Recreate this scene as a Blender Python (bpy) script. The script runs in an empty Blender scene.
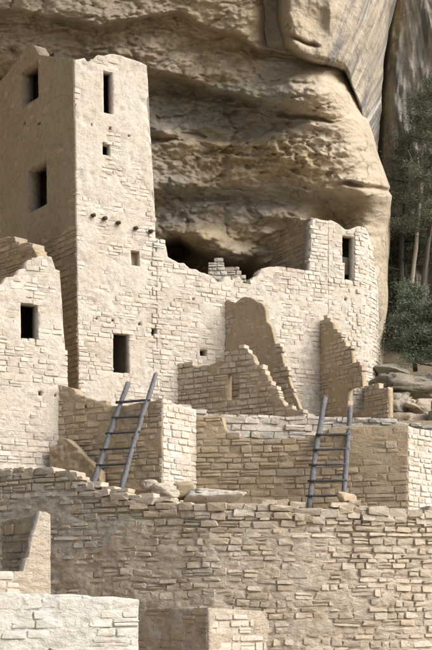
import bpy, math, random
import numpy as np
from mathutils import Vector, Matrix

# ------------------------------------------------------------------ camera, light, exposure
scene = bpy.context.scene
COL = scene.collection
F = 1260.0            # focal length in photo pixels (photo is 432 x 650)
CX, HY, CZ = 216.0, 600.0, 1.6

cam_d = bpy.data.cameras.new("camera"); cam = bpy.data.objects.new("camera", cam_d); COL.objects.link(cam)
cam.location = (0, 0, CZ); cam.rotation_euler = (math.radians(90), 0, 0)
cam_d.sensor_fit = 'HORIZONTAL'; cam_d.sensor_width = 36.0; cam_d.lens = F / 432 * 36
cam_d.shift_y = (HY - 325) / 432; cam_d.clip_end = 3000; cam_d.clip_start = 0.5
scene.camera = cam

SUN_AZ, SUN_EL = math.radians(-25), math.radians(38)   # azimuth measured from +X towards +Y
world = bpy.data.worlds.new("World"); scene.world = world; world.use_nodes = True
wn = world.node_tree.nodes; wl = world.node_tree.links
sky = wn.new("ShaderNodeTexSky"); sky.sky_type = 'NISHITA'; sky.sun_disc = False
sky.sun_elevation = SUN_EL; sky.sun_rotation = math.radians(90) - SUN_AZ
sky.air_density = 1.0; sky.dust_density = 4.0; sky.ozone_density = 0.8
wl.new(sky.outputs[0], wn["Background"].inputs[0]); wn["Background"].inputs[1].default_value = 0.105

sd = bpy.data.lights.new("sun", 'SUN'); sd.energy = 3.0; sd.angle = math.radians(50); sd.color = (1.0, 0.985, 0.965)
sun = bpy.data.objects.new("sun", sd); COL.objects.link(sun)
sv = Vector((math.cos(SUN_EL) * math.cos(SUN_AZ), math.cos(SUN_EL) * math.sin(SUN_AZ), math.sin(SUN_EL)))
sun.rotation_euler = sv.to_track_quat('Z', 'Y').to_euler(); sun.location = (20, -10, 30)
scene.view_settings.view_transform = 'Standard'; scene.view_settings.look = 'None'
scene.view_settings.exposure = 0.58; scene.view_settings.gamma = 1.0
scene.view_settings.use_curve_mapping = False
scene.render.engine = 'CYCLES'
scene.cycles.max_bounces = 6; scene.cycles.diffuse_bounces = 5

# ------------------------------------------------------------------ helpers
def P(px, py, Y):
    return Vector(((px - CX) / F * Y, Y, (HY - py) / F * Y + CZ))

def vnoise(x, y, z, seed=0):
    x = np.asarray(x, float); y = np.asarray(y, float) + 0 * x; z = np.asarray(z, float) + 0 * x
    xi = np.floor(x).astype(np.int64); yi = np.floor(y).astype(np.int64); zi = np.floor(z).astype(np.int64)
    xf = x - xi; yf = y - yi; zf = z - zi
    xf = xf * xf * (3 - 2 * xf); yf = yf * yf * (3 - 2 * yf); zf = zf * zf * (3 - 2 * zf)
    def h(a, b, c):
        n = (a * 374761393 + b * 668265263 + c * 2147483647 + seed * 1274126177) & 0xFFFFFFFF
        n = ((n ^ (n >> 13)) * 1274126177) & 0xFFFFFFFF
        n = ((n ^ (n >> 16)) * 2246822519) & 0xFFFFFFFF
        return ((n ^ (n >> 15)) & 0xFFFF) / 32767.5 - 1
    def lx(b, c): return h(xi, b, c) * (1 - xf) + h(xi + 1, b, c) * xf
    def ly(c): return lx(yi, c) * (1 - yf) + lx(yi + 1, c) * yf
    return ly(zi) * (1 - zf) + ly(zi + 1) * zf

def fbm(x, y, z, seed=0, oct=4):
    t = 0; a = 1.0; f = 1.0; n = 0
    for o in range(oct):
        t = t + a * vnoise(x * f, y * f, z * f, seed + o * 17); n += a; a *= 0.5; f *= 2.03
    return t / n

def sstep(t):
    t = np.clip(t, 0, 1); return t * t * (3 - 2 * t)

def new_mesh(name, verts, faces, mat, smooth=True):
    me = bpy.data.meshes.new(name); me.from_pydata([tuple(v) for v in verts], [], [tuple(f) for f in faces])
    me.materials.append(mat); me.update()
    if smooth: me.polygons.foreach_set('use_smooth', [True] * len(me.polygons))
    return me

def link(name, me, parent=None, loc=None):
    o = bpy.data.objects.new(name, me); COL.objects.link(o)
    if parent is not None: o.parent = parent
    if loc is not None: o.location = loc
    return o

def tag(o, label=None, cat=None, group=None, kind=None):
    if label: o['label'] = label
    if cat: o['category'] = cat
    if group: o['group'] = group
    if kind: o['kind'] = kind
    return o

# ------------------------------------------------------------------ materials
def nodes(name):
    m = bpy.data.materials.new(name); m.use_nodes = True
    nt = m.node_tree; b = nt.nodes["Principled BSDF"]
    b.inputs["Roughness"].default_value = 0.92
    b.inputs["Specular IOR Level"].default_value = 0.12
    return m, nt, b

class NT:
    def __init__(s, nt): s.nt = nt
    def n(s, t, **k):
        x = s.nt.nodes.new(t)
        for a, v in k.items(): setattr(x, a, v)
        return x
    def l(s, a, b): s.nt.links.new(a, b)
    def noise(s, vec, scale, detail=4, rough=0.55, dist=0.0):
        x = s.n("ShaderNodeTexNoise"); x.inputs["Scale"].default_value = scale
        x.inputs["Detail"].default_value = detail; x.inputs["Roughness"].default_value = rough
        x.inputs["Distortion"].default_value = dist
        s.l(vec, x.inputs["Vector"]); return x.outputs[0]
    def ramp(s, fac, pts):
        x = s.n("ShaderNodeValToRGB"); e = x.color_ramp.elements
        while len(e) < len(pts): e.new(0.5)
        for i, (p, c) in enumerate(pts):
            e[i].position = p; e[i].color = (c, c, c, 1) if not hasattr(c, '__len__') else (*c, 1)
        s.l(fac, x.inputs[0]); return x.outputs[0]
    def mix(s, fac, a, b, mode='MIX'):
        x = s.n("ShaderNodeMix"); x.data_type = 'RGBA'; x.blend_type = mode
        for sock, v in ((x.inputs[0], fac), (x.inputs[6], a), (x.inputs[7], b)):
            if hasattr(v, 'is_linked'): s.l(v, sock)
            elif hasattr(v, '__len__'): sock.default_value = (*v, 1)
            else: sock.default_value = v
        return x.outputs[2]
    def math(s, op, a, b=0.0):
        x = s.n("ShaderNodeMath", operation=op)
        for sock, v in ((x.inputs[0], a), (x.inputs[1], b)):
            if hasattr(v, 'is_linked'): s.l(v, sock)
            else: sock.default_value = v
        return x.outputs[0]
    def scale(s, vec, sc):
        x = s.n("ShaderNodeVectorMath", operation='MULTIPLY'); s.l(vec, x.inputs[0]); x.inputs[1].default_value = sc
        return x.outputs[0]
    def bump(s, height, strength, dist, prev=None):
        x = s.n("ShaderNodeBump"); x.inputs["Strength"].default_value = strength; x.inputs["Distance"].default_value = dist
        s.l(height, x.inputs["Height"])
        if prev is not None: s.l(prev, x.inputs["Normal"])
        return x.outputs[0]

def stone_mat(name, c1, c2, c3, stain=(0.30, 0.24, 0.17), stain_amt=0.5, per_stone=True, crack=2.6, relief=.22):
    m, nt, b = nodes(name); g = NT(nt)
    pos = g.n("ShaderNodeNewGeometry")
    vec = pos.outputs["Position"]
    n1 = g.noise(vec, 0.9, 5, 0.6, 0.4)
    n2 = g.noise(vec, 7.0, 6, 0.65)
    n3 = g.noise(vec, 45.0, 4, 0.7)
    if per_stone:
        c4 = tuple(.5 * (a_ + b_) * k_ for a_, b_, k_ in zip(c1, c2, (1.02, .97, .915)))
        c5 = tuple(.45 * .94 * sum(c1) / 3 * k_ + .55 * .94 * q_ for k_, q_ in zip((1.06, 1.0, .90), c1)); c3 = tuple(.5 * (a_ + b_) for a_, b_ in zip(c3, c2))
        oi = g.n("ShaderNodeObjectInfo")
        r = g.math('FRACT', g.math('ADD', oi.outputs["Random"], pos.outputs["Random Per Island"]))
        col = g.ramp(r, [(0.0, c1), (0.25, c2), (0.45, c4), (0.62, c3), (0.80, c5), (1.0, c2)])
    else:
        col = g.ramp(n2, [(0.3, c1), (0.5, c2), (0.7, c3)])
    f1 = g.ramp(n1, [(0.40, 0.0), (0.68, stain_amt)])
    col = g.mix(f1, col, stain)
    f2 = g.ramp(n2, [(0.30, 0.80), (0.62, 1.06)])
    col = g.mix(1.0, col, f2, 'MULTIPLY')
    f3 = g.ramp(n3, [(0.30, 0.86), (0.60, 1.04)])
    col = g.mix(1.0, col, f3, 'MULTIPLY')
    if per_stone:
        dk = g.ramp(g.math('FRACT', g.math('MULTIPLY', r, 7.31)), [(0.0, 0.87), (0.5, 1.0), (1.0, 1.05)])
        col = g.mix(1.0, col, dk, 'MULTIPLY')
        bn = g.bump(g.noise(vec, 9.0, 6, 0.65), 0.6, 0.045)
        bn = g.bump(g.noise(g.scale(vec, (14, 14, 40)), 1.0, 5, 0.65), 0.5, 0.015, bn)
    else:
        wv = g.n("ShaderNodeTexNoise"); wv.inputs["Scale"].default_value = 2.5; g.l(vec, wv.inputs["Vector"])
        wa = g.n("ShaderNodeVectorMath", operation='MULTIPLY_ADD'); g.l(wv.outputs[1], wa.inputs[0]); wa.inputs[1].default_value = (.45, .45, .45); g.l(g.scale(vec, (1, 1, 1.7)), wa.inputs[2])
        vo = g.n("ShaderNodeTexVoronoi", feature='DISTANCE_TO_EDGE'); vo.inputs["Scale"].default_value = crack; g.l(wa.outputs[0], vo.inputs["Vector"])
        ck = g.math('MULTIPLY', g.ramp(vo.outputs[0], [(0.0, 1.0), (0.045, 0.0)]), g.ramp(g.noise(vec, 1.7, 4, .6), [(0.47, 0.0), (0.60, 1.0)]))
        col = g.mix(g.math('MULTIPLY', ck, .42), col, tuple(.5 * q for q in stain))
        bn = g.bump(ck, -0.6, 0.02)
        bn = g.bump(g.noise(g.scale(vec, (3, 3, 8)), 1.0, 6, 0.65, .6), relief, 0.10, bn)
        bn = g.bump(g.noise(vec, 14.0, 6, 0.65), 0.7, 0.04, bn)
    g.l(col, b.inputs["Base Color"])
    bn = g.bump(g.noise(vec, 60.0, 4, 0.65), 0.6, 0.012, bn)
    g.l(bn, b.inputs["Normal"])
    return m

M_STONE = stone_mat("pale_sandstone", (0.57, 0.525, 0.455), (0.61, 0.57, 0.505), (0.52, 0.455, 0.37), stain=(0.45, 0.39, 0.31), stain_amt=.45)
M_MORTAR = stone_mat("pale_mortar", (0.55, 0.50, 0.425), (0.585, 0.54, 0.47), (0.55, 0.50, 0.425), per_stone=False, stain=(0.46, 0.395, 0.31), stain_amt=.45)
M_STONE_B = stone_mat("tan_shaded_sandstone", (0.46, 0.37, 0.25), (0.52, 0.43, 0.31), (0.40, 0.31, 0.20))  # browner copy of the pale stone for shaded wall faces; also tan rocks
M_MORTAR_B = stone_mat("tan_mud_shaded_mortar", (0.44, 0.35, 0.23), (0.47, 0.38, 0.26), (0.41, 0.32, 0.20), per_stone=False)  # shade put into colour on left-facing walls; true tan plaster on cross walls
M_MORTAR_SHADE = stone_mat("shaded_grey_tan_plaster", (0.39, 0.335, 0.255), (0.43, 0.375, 0.295), (0.36, 0.30, 0.22), per_stone=False, stain=(0.31, 0.25, 0.175), relief=.6)  # darker mortar for the tower's shaded side; its shade is put into the colour
M_STONE_M = stone_mat("buff_sandstone", (0.52, 0.45, 0.35), (0.57, 0.51, 0.42), (0.47, 0.39, 0.285), stain=(0.36, 0.28, 0.19), stain_amt=.5)
M_WHITE = stone_mat("whitish_plaster", (0.60, 0.575, 0.52), (0.64, 0.62, 0.57), (0.55, 0.52, 0.46), stain=(0.49, 0.45, 0.38), per_stone=False, crack=3.2, relief=.6)
M_RUBBLE = stone_mat("rubble_mud_mortar", (0.52, 0.45, 0.355), (0.57, 0.505, 0.415), (0.48, 0.405, 0.305), stain=(0.43, 0.35, 0.245), per_stone=False, crack=3.4, relief=.95)
M_WHITE_S = stone_mat("whitish_stone", (0.63, 0.605, 0.555), (0.68, 0.66, 0.61), (0.56, 0.53, 0.47), stain=(0.45, 0.41, 0.34))
M_DIRT = stone_mat("packed_earth", (0.36, 0.29, 0.20), (0.42, 0.34, 0.24), (0.32, 0.25, 0.17), per_stone=False)
M_SOIL = stone_mat("dark_leaf_litter", (0.12, 0.10, 0.07), (0.17, 0.14, 0.10), (0.09, 0.08, 0.055), stain=(0.07, 0.065, 0.045), per_stone=False)
M_BOULDER = stone_mat("grey_boulder", (0.33, 0.29, 0.22), (0.38, 0.34, 0.27), (0.28, 0.25, 0.19), stain=(0.17, 0.15, 0.12), stain_amt=0.7, per_stone=False, crack=1.3, relief=.8)

def soot_shade_mat():
    m, nt, b = nodes("sooty_shaded_interior"); g = NT(nt)
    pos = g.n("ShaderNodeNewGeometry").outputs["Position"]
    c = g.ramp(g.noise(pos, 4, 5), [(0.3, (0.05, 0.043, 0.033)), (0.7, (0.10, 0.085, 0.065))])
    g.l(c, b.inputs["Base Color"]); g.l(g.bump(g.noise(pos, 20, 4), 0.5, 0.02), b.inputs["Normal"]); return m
M_SOOT_SHADE = soot_shade_mat()  # soot darkened further: the rooms' shade is put into the colour

def wood_mat(name, a, c):
    m, nt, b = nodes(name); g = NT(nt)
    pos = g.n("ShaderNodeNewGeometry").outputs["Position"]
    n = g.noise(g.scale(pos, (30, 30, 3)), 1.0, 5, 0.7)
    col = g.ramp(n, [(0.3, a), (0.7, c)])
    g.l(col, b.inputs["Base Color"]); b.inputs["Roughness"].default_value = 0.75
    g.l(g.bump(n, 0.6, 0.01), b.inputs["Normal"]); return m
M_WOOD = wood_mat("weathered_grey_wood", (0.085, 0.085, 0.09), (0.21, 0.21, 0.215))
M_RUNG = wood_mat("dark_weathered_wood", (0.045, 0.044, 0.046), (0.11, 0.108, 0.11))
M_VIGA = wood_mat("dark_beam_wood", (0.05, 0.035, 0.022), (0.11, 0.08, 0.055))
M_BARK = wood_mat("pine_bark", (0.05, 0.045, 0.04), (0.115, 0.10, 0.088))
M_BARK_P = wood_mat("dead_pale_bark", (0.26, 0.23, 0.19), (0.40, 0.36, 0.30))

def rock_mat():
    """cliff sandstone; mesh attributes: grey = mineral/soot film, varnish = desert varnish field, ochre = iron band, UVMap = along-seep coords"""
    m, nt, b = nodes("cliff_sandstone"); g = NT(nt)
    pos = g.n("ShaderNodeNewGeometry").outputs["Position"]
    a_g = g.n("ShaderNodeAttribute", attribute_name="grey").outputs["Fac"]
    a_v = g.n("ShaderNodeAttribute", attribute_name="varnish").outputs["Fac"]
    a_o = g.n("ShaderNodeAttribute", attribute_name="ochre").outputs["Fac"]
    uv = g.n("ShaderNodeUVMap", uv_map="UVMap").outputs[0]
    big = g.noise(pos, 0.45, 6, 0.6, 0.6)
    strat = g.noise(g.scale(pos, (0.35, 0.35, 3.2)), 1.0, 6, 0.62, 0.8)
    med = g.noise(pos, 3.0, 7, 0.65)
    fine = g.noise(pos, 22.0, 5, 0.7)
    col = g.ramp(strat, [(0.30, (0.37, 0.305, 0.21)), (0.46, (0.50, 0.43, 0.33)), (0.56, (0.47, 0.40, 0.30)), (0.70, (0.57, 0.515, 0.43))])
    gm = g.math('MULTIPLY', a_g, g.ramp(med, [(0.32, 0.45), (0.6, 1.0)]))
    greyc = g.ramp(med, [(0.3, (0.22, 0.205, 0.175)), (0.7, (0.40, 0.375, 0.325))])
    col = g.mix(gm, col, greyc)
    om = g.math('MULTIPLY', a_o, g.ramp(med, [(0.36, 0.15), (0.62, 1.0)]))
    col = g.mix(om, col, (0.43, 0.335, 0.18))
    lich = g.ramp(g.noise(pos, 1.6, 6, 0.7, 0.5), [(0.58, 0.0), (0.66, 0.5)])
    col = g.mix(lich, col, (0.20, 0.165, 0.11))
    col = g.mix(1.0, col, g.ramp(big, [(0.3, 0.90), (0.65, 1.10)]), 'MULTIPLY')
    col = g.mix(1.0, col, g.ramp(fine, [(0.3, 0.88), (0.62, 1.06)]), 'MULTIPLY')
    st = g.noise(g.scale(uv, (2.6, 0.34, 1)), 1.0, 5, 0.6, 0.7)
    st2 = g.noise(g.scale(uv, (6.5, 0.35, 1)), 1.0, 3, 0.55, 0.2)
    vm = g.math('MULTIPLY', a_v, g.ramp(st, [(0.40, 0.0), (0.58, 0.88)]))
    col = g.mix(vm, col, (0.14, 0.14, 0.142))
    vm2 = g.math('MULTIPLY', a_v, g.ramp(st2, [(0.50, 0.0), (0.64, 0.8)]))
    col = g.mix(vm2, col, (0.58, 0.54, 0.47))
    g.l(col, b.inputs["Base Color"])
    wv = g.n("ShaderNodeTexNoise"); wv.inputs["Scale"].default_value = .9; wv.inputs["Detail"].default_value = 5; g.l(pos, wv.inputs["Vector"])
    wa = g.n("ShaderNodeVectorMath", operation='MULTIPLY_ADD'); g.l(wv.outputs[1], wa.inputs[0]); wa.inputs[1].default_value = (1.3, 1.3, 1.3); g.l(g.scale(pos, (.8, .8, 1.9)), wa.inputs[2])
    vo = g.n("ShaderNodeTexVoronoi", feature='DISTANCE_TO_EDGE'); vo.inputs["Scale"].default_value = .62; g.l(wa.outputs[0], vo.inputs["Vector"])
    ck = g.math('MULTIPLY', g.ramp(vo.outputs[0], [(0.0, 1.0), (0.03, 0.0)]), g.ramp(g.noise(pos, .8, 4, .6), [(0.47, 0.0), (0.58, 1.0)]))
    col = g.mix(g.math('MULTIPLY', ck, .6), col, (.12, .095, .06)); g.l(col, b.inputs["Base Color"])
    bn = g.bump(ck, -1.0, 0.10)
    bn = g.bump(g.noise(pos, 2.2, 7, 0.66, 0.3), 0.6, 0.20, bn)
    bn = g.bump(g.noise(g.scale(pos, (1.5, 1.5, 9)), 1.0, 6, 0.6, 0.5), 0.45, 0.08, bn)
    bn = g.bump(g.noise(pos, 9.0, 6, 0.7), 0.6, 0.045, bn)
    bn = g.bump(fine, 0.6, 0.03, bn)
    g.l(bn, b.inputs["Normal"])
    return m
M_ROCK = rock_mat()

def leaf_mat(name, a, c):
    m, nt, b = nodes(name); g = NT(nt)
    geo = g.n("ShaderNodeNewGeometry")
    n = g.noise(geo.outputs["Position"], 1.3, 3)
    f = g.math('ADD', g.math('MULTIPLY', geo.outputs["Random Per Island"], 0.6), g.math('MULTIPLY', n, 0.5))
    g.l(g.ramp(f, [(0.2, a), (0.85, c)]), b.inputs["Base Color"]); b.inputs["Roughness"].default_value = 0.7
    return m
M_NEEDLE = leaf_mat("pine_needles", (0.085, 0.10, 0.062), (0.19, 0.21, 0.14))
M_NEEDLE_B = leaf_mat("blue_green_needles", (0.085, 0.11, 0.075), (0.20, 0.235, 0.16))
M_SHRUB = leaf_mat("dusky_shrub_leaves", (0.055, 0.065, 0.045), (0.13, 0.14, 0.09))

# ------------------------------------------------------------------ stone shapes (shared meshes)
rnd = random.Random(7)
def stone_shape(seed, rough):
    r = random.Random(seed)
    base = [(-.5, -.32), (-.36, -.5), (.36, -.5), (.5, -.32), (.5, .32), (.36, .5), (-.36, .5), (-.5, .32)]
    c = r.uniform(.55, 1.0)
    out = []
    for (x, z) in base:
        sx = math.copysign(1, x); sz = math.copysign(1, z)
        if abs(x) < .45: x = sx * (.5 - .14 * c * r.uniform(.35, 1.2))
        else: z = sz * (.5 - .18 * c * r.uniform(.4, 1.2))
        out.append((x + r.uniform(-rough, rough) * .6, z + r.uniform(-rough, rough)))
    tilt_x, tilt_z = r.uniform(-.10, .10), r.uniform(-.10, .10)
    V = []
    for k, (d, s) in enumerate(((-.5, .925), (-.45, 1.0), (.5, .97))):
        for (x, z) in out:
            dd = d
            if k == 0: dd += tilt_x * x + tilt_z * z + r.uniform(-.03, .03)
            V.append((x * s, dd, z * s))
    V.append((r.uniform(-.15, .15), -.52 + r.uniform(-.05, .02), r.uniform(-.15, .15)))
    Fc = []
    for k in range(2):
        for i in range(8):
            j = (i + 1) % 8
            Fc.append((k * 8 + i, k * 8 + j, k * 8 + 8 + j, k * 8 + 8 + i))
    for i in range(8): Fc.append((24, (i + 1) % 8, i))
    Fc.append(tuple(16 + i for i in range(8)))
    return V, Fc
SHAPES = [stone_shape(100 + i, .045) for i in range(14)]
RUBBLE = [stone_shape(300 + i, .12) for i in range(14)]
_shape_mesh = {}
def shape_mesh(kind, idx, mat):
    k = (kind, idx, mat.name)
    if k not in _shape_mesh:
        V, Fc = (SHAPES if kind == 0 else RUBBLE)[idx]
        _shape_mesh[k] = new_mesh("stone", V, [f[::-1] for f in Fc], mat, False)
    return _shape_mesh[k]

def lay_stones(parent, loc, recs, limit, mat, kind):
    """recs: (pixel size, Matrix world). the largest become parts of their own, the rest one joined part"""
    recs = sorted(recs, key=lambda r: -r[0])
    big = [r for r in recs[:limit] if r[0] >= 6.5]; rest = recs[len(big):]
    T = Matrix.Translation(-Vector(loc)); rr = random.Random(len(recs))
    for _, Mx in big:
        o = bpy.data.objects.new("stone", shape_mesh(kind, rr.randrange(14), mat)); COL.objects.link(o)
        o.parent = parent; o.matrix_basis = T @ Mx
    if rest:
        VV, FF, n = [], [], 0
        for _, Mx in rest:
            V, Fc = (SHAPES if kind == 0 else RUBBLE)[rr.randrange(14)]
            A = np.array(T @ Mx); v = np.c_[np.array(V), np.ones(len(V))] @ A.T
            VV.append(v[:, :3]); FF += [tuple(i + n for i in f[::-1]) for f in Fc]; n += len(V)
        o = link("small_stones", new_mesh("small_stones", np.vstack(VV), FF, mat, False), parent); tag(o, kind='stuff')

# ------------------------------------------------------------------ masonry walls
class Wall:
    """a masonry wall standing on a plan polyline [(px, Y)...]; profile and openings given where they are seen, laid on the wall's plane"""
    def __init__(s, plan, top, zb, thick=.4, lean=0.0, zlean=7.0):
        s.pl = [np.array(((px - CX) / F * Y, Y)) for px, Y in plan]
        s.lean, s.zlean, s.zb, s.thick = lean, zlean, zb, thick
        seg = [np.linalg.norm(b - a) for a, b in zip(s.pl, s.pl[1:])]
        s.cum = np.concatenate([[0], np.cumsum(seg)]); s.len = s.cum[-1]
        pts = [s.sz(px, py) for px, py in top]
        s.ts = np.array([p[0] for p in pts]); s.tz = np.array([p[1] for p in pts])
        for i in range(1, len(s.ts)):
            if s.ts[i] <= s.ts[i - 1]: s.ts[i] = s.ts[i - 1] + .004
    def hit(s, px):
        k = (px - CX) / F
        best = None
        n = len(s.pl) - 1
        for i, (a, b) in enumerate(zip(s.pl, s.pl[1:])):
            d = b - a; den = d[0] - k * d[1]
            if abs(den) < 1e-9: continue
            t = (k * a[1] - a[0]) / den
            lo = -9 if i == 0 else -1e-6; hi = 9 if i == n - 1 else 1 + 1e-6
            if lo <= t <= hi: best = (s.cum[i] + t * (s.cum[i + 1] - s.cum[i]), a[1] + t * d[1]); break
        return best
    def sz(s, px, py):
        q = px
        for _ in range(3):
            sv_, Y = s.hit(q); z = (HY - py) / F * Y + CZ
            q = px - s.lean * (z - s.zlean) * F / Y
        return sv_, z
    def prof(s, x): return np.interp(x, s.ts, s.tz)
    def at(s, x):
        i = int(np.clip(np.searchsorted(s.cum, x) - 1, 0, len(s.pl) - 2))
        a, b = s.pl[i], s.pl[i + 1]; L = s.cum[i + 1] - s.cum[i]; d = (b - a) / L
        return a + d * (x - s.cum[i]), d
    def frame(s, x):
        p, d = s.at(x)
        if len(s.pl) > 2:      # smooth the direction on curved walls
            _, d0 = s.at(max(0, x - .5)); _, d1 = s.at(min(s.len, x + .5)); d = d0 + d1; d = d / np.linalg.norm(d)
        n = np.array((d[1], -d[0]))
        if n @ p > 0: n = -n
        return p, d, n
    def world(s, x, d, z):
        p, _, n = s.frame(x)
        return (p[0] + n[0] * d + s.lean * (z - s.zlean), p[1] + n[1] * d, z)

    def core(s, name, mat, openings=(), cover=None, res=.065, s0=0, s1=None, rough=.012, rec=.003, seed=0, margin=.03, jag=.0):
        """the mortar body with its openings; returns mesh vertices and faces (world)"""
        s1 = s.len if s1 is None else s1
        sl = list(np.arange(s0, s1, res)) + [s1]; zt = s.tz.max() + .02
        zl = list(np.arange(s.zb, zt, res)) + [zt]
        for (a, z0, b, z1) in openings:
            for L, vals in ((sl, (a, b)), (zl, (z0, z1))):
                for v in vals:
                    i = int(np.argmin([abs(q - v) for q in L]))
                    L[i] = v
        sl = np.array(sorted(set(sl))); zl = np.array(sorted(set(zl)))
        ns, nz = len(sl), len(zl)
        pr = s.prof(sl) - margin
        if jag: pr = pr + jag * vnoise(sl * 5, 0, 0, seed)
        S, Z = np.meshgrid(sl, zl, indexing='ij')
        sc = (sl[:-1] + sl[1:]) / 2; zc = (zl[:-1] + zl[1:]) / 2
        pm = np.minimum(pr[:-1], pr[1:])
        mask = zl[None, :-1] < (np.maximum(pr[:-1], pr[1:])[:, None] - .01)
        for (a, z0, b, z1) in openings:
            mask &= ~(((sc > a) & (sc < b))[:, None] & ((zc > z0) & (zc < z1))[None, :])
        Z = np.minimum(Z, np.maximum(pr[:, None], s.zb))
        fr = [s.frame(x) for x in sl]
        p = np.array([f[0] for f in fr]); n = np.array([f[2] for f in fr])
        D = -rec + rough * fbm(S * 3.1, Z * 3.1, seed * 7.3, seed, 4) + .5 * rough * vnoise(S * 14, Z * 14, 3.3, seed)
        if cover is not None: D = D + cover(S, Z)
        def lay(D):
            X = p[:, 0][:, None] + n[:, 0][:, None] * D + s.lean * (Z - s.zlean)
            Yv = p[:, 1][:, None] + n[:, 1][:, None] * D
            return np.stack([X, Yv, Z], -1).reshape(-1, 3)
        V = np.vstack([lay(D), lay(-s.thick + 0 * D)])
        nb = ns * nz
        idx = lambda i, j: i * nz + j
        FF = []
        for i in range(ns - 1):
            for j in range(nz - 1):
                if not mask[i, j]: continue
                a, b, c, d = idx(i, j), idx(i + 1, j), idx(i + 1, j + 1), idx(i, j + 1)
                FF.append((a, b, c, d)); FF.append((nb + d, nb + c, nb + b, nb + a))
                if i == 0 or not mask[i - 1, j]: FF.append((nb + a, a, d, nb + d))
                if i == ns - 2 or not mask[i + 1, j]: FF.append((b, nb + b, nb + c, c))
                if j == 0 or not mask[i, j - 1]: FF.append((a, nb + a, nb + b, b))
                if j == nz - 2 or not mask[i, j + 1]: FF.append((d, c, nb + c, nb + d))
        used = np.unique(np.array([q for f in FF for q in f])); mp = {int(u): k for k, u in enumerate(used)}
        return V[used], [tuple(mp[q] for q in f) for f in FF]

    def stones(s, openings=(), h=(.12, .19), l=(.2, .46), gap=.014, prot=(.0, .018), depth=.22, wob=0.018, rot=.02,
               seed=0, s0=0, s1=None, jag0=0, jag1=0, cover=None, cseed=None, through=False, split=.22, topf=.72, pymax=672, skip=0.0, ztop=None, pxr=(-45, 480)):
        r = random.Random(seed); rc = random.Random(seed if cseed is None else cseed)
        s1 = s.len if s1 is None else s1; recs = []
        z = s.zb; zt = s.tz.max() + .1; ci = 0
        while z < zt:
            hh = rc.uniform(*h); ja = rc.uniform(-1, 1); zc = z + hh / 2
            x = s0 + jag0 * ja - (0 if jag0 == 0 else 0); end = s1 + jag1 * ja
            first = True
            while x < end - .02:
                L = r.uniform(*l) * (1.0 + .5 * (r.random() < .12))
                if first: L *= r.uniform(.5, 1); first = False
                if end - (x + L) < l[0] * .55: L = end - x
                a, b = x, x + L; x += L
                cut = False
                for (oa, oz0, ob, oz1) in openings:
                    if min(z + hh, oz1) - max(z, oz0) > .35 * hh and b > oa and a < ob:
                        if a < oa - .05: b = oa + r.uniform(-.02, .03); x = ob
                        elif b > ob + .05: a = ob - r.uniform(-.02, .03)
                        else: cut = True; x = ob
                if cut or b - a < .05: continue
                mid = (a + b) / 2; dz = wob * float(vnoise(mid * .9, ci * .35, 0, seed)) if wob else 0
                if min(s.prof(a + .25 * (b - a)), s.prof(b - .25 * (b - a)), s.prof(mid)) < z + dz + hh * topf: continue
                if skip and r.random() < skip: continue
                p, d, n = s.frame(mid)
                pxm = CX + (p[0] + s.lean * (zc - s.zlean)) / p[1] * F; pym = HY - (zc + dz - CZ) / p[1] * F
                if pym > pymax or pxm < pxr[0] or pxm > pxr[1] or pym < -20: continue
                pr = r.uniform(*prot)
                if cover is not None:
                    cv = float(cover(np.array([[mid]]), np.array([[zc]]))[0, 0])
                    if cv > pr + .012: continue
                dep = s.thick + 2 * pr if through else depth
                hz = hh - gap * r.uniform(.6, 1.6); wx = (b - a) - gap * r.uniform(.6, 1.6)
                hz *= r.uniform(.84, 1.04)
                c = Vector(s.world(mid, pr - dep / 2, zc + dz))
                M3 = Matrix(((d[0], -n[0], 0), (d[1], -n[1], 0), (0, 0, 1)))
                if np.cross(d, -n) < 0: M3 = Matrix(((-d[0], -n[0], 0), (-d[1], -n[1], 0), (0, 0, 1)))
                M3 = M3 @ Matrix.Rotation(r.uniform(-rot, rot), 3, 'Y') @ Matrix.Rotation(r.uniform(-.03, .03), 3, 'Z')
                M3 = M3 @ Matrix.Diagonal((wx, dep, hz))
                Mx = Matrix.Translation(c) @ M3.to_4x4()
                if split and hz > .115 and r.random() < split:
                    k1 = r.uniform(.38, .62)
                    for (o0, o1) in ((0, k1), (k1, 1)):
                        h1 = hz * (o1 - o0) - gap * .5; c1 = c + Vector((0, 0, hz * ((o0 + o1) / 2 - .5)))
                        M1 = M3 @ Matrix.Diagonal((1, 1, h1 / hz)); recs.append((wx * F / p[1] * (.6 + h1 * 2.5), Matrix.Translation(c1) @ M1.to_4x4()))
                else: recs.append((wx * F / p[1] * (.6 + hz * 2.5), Mx))
            z += hh; ci += 1
        return recs

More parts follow.
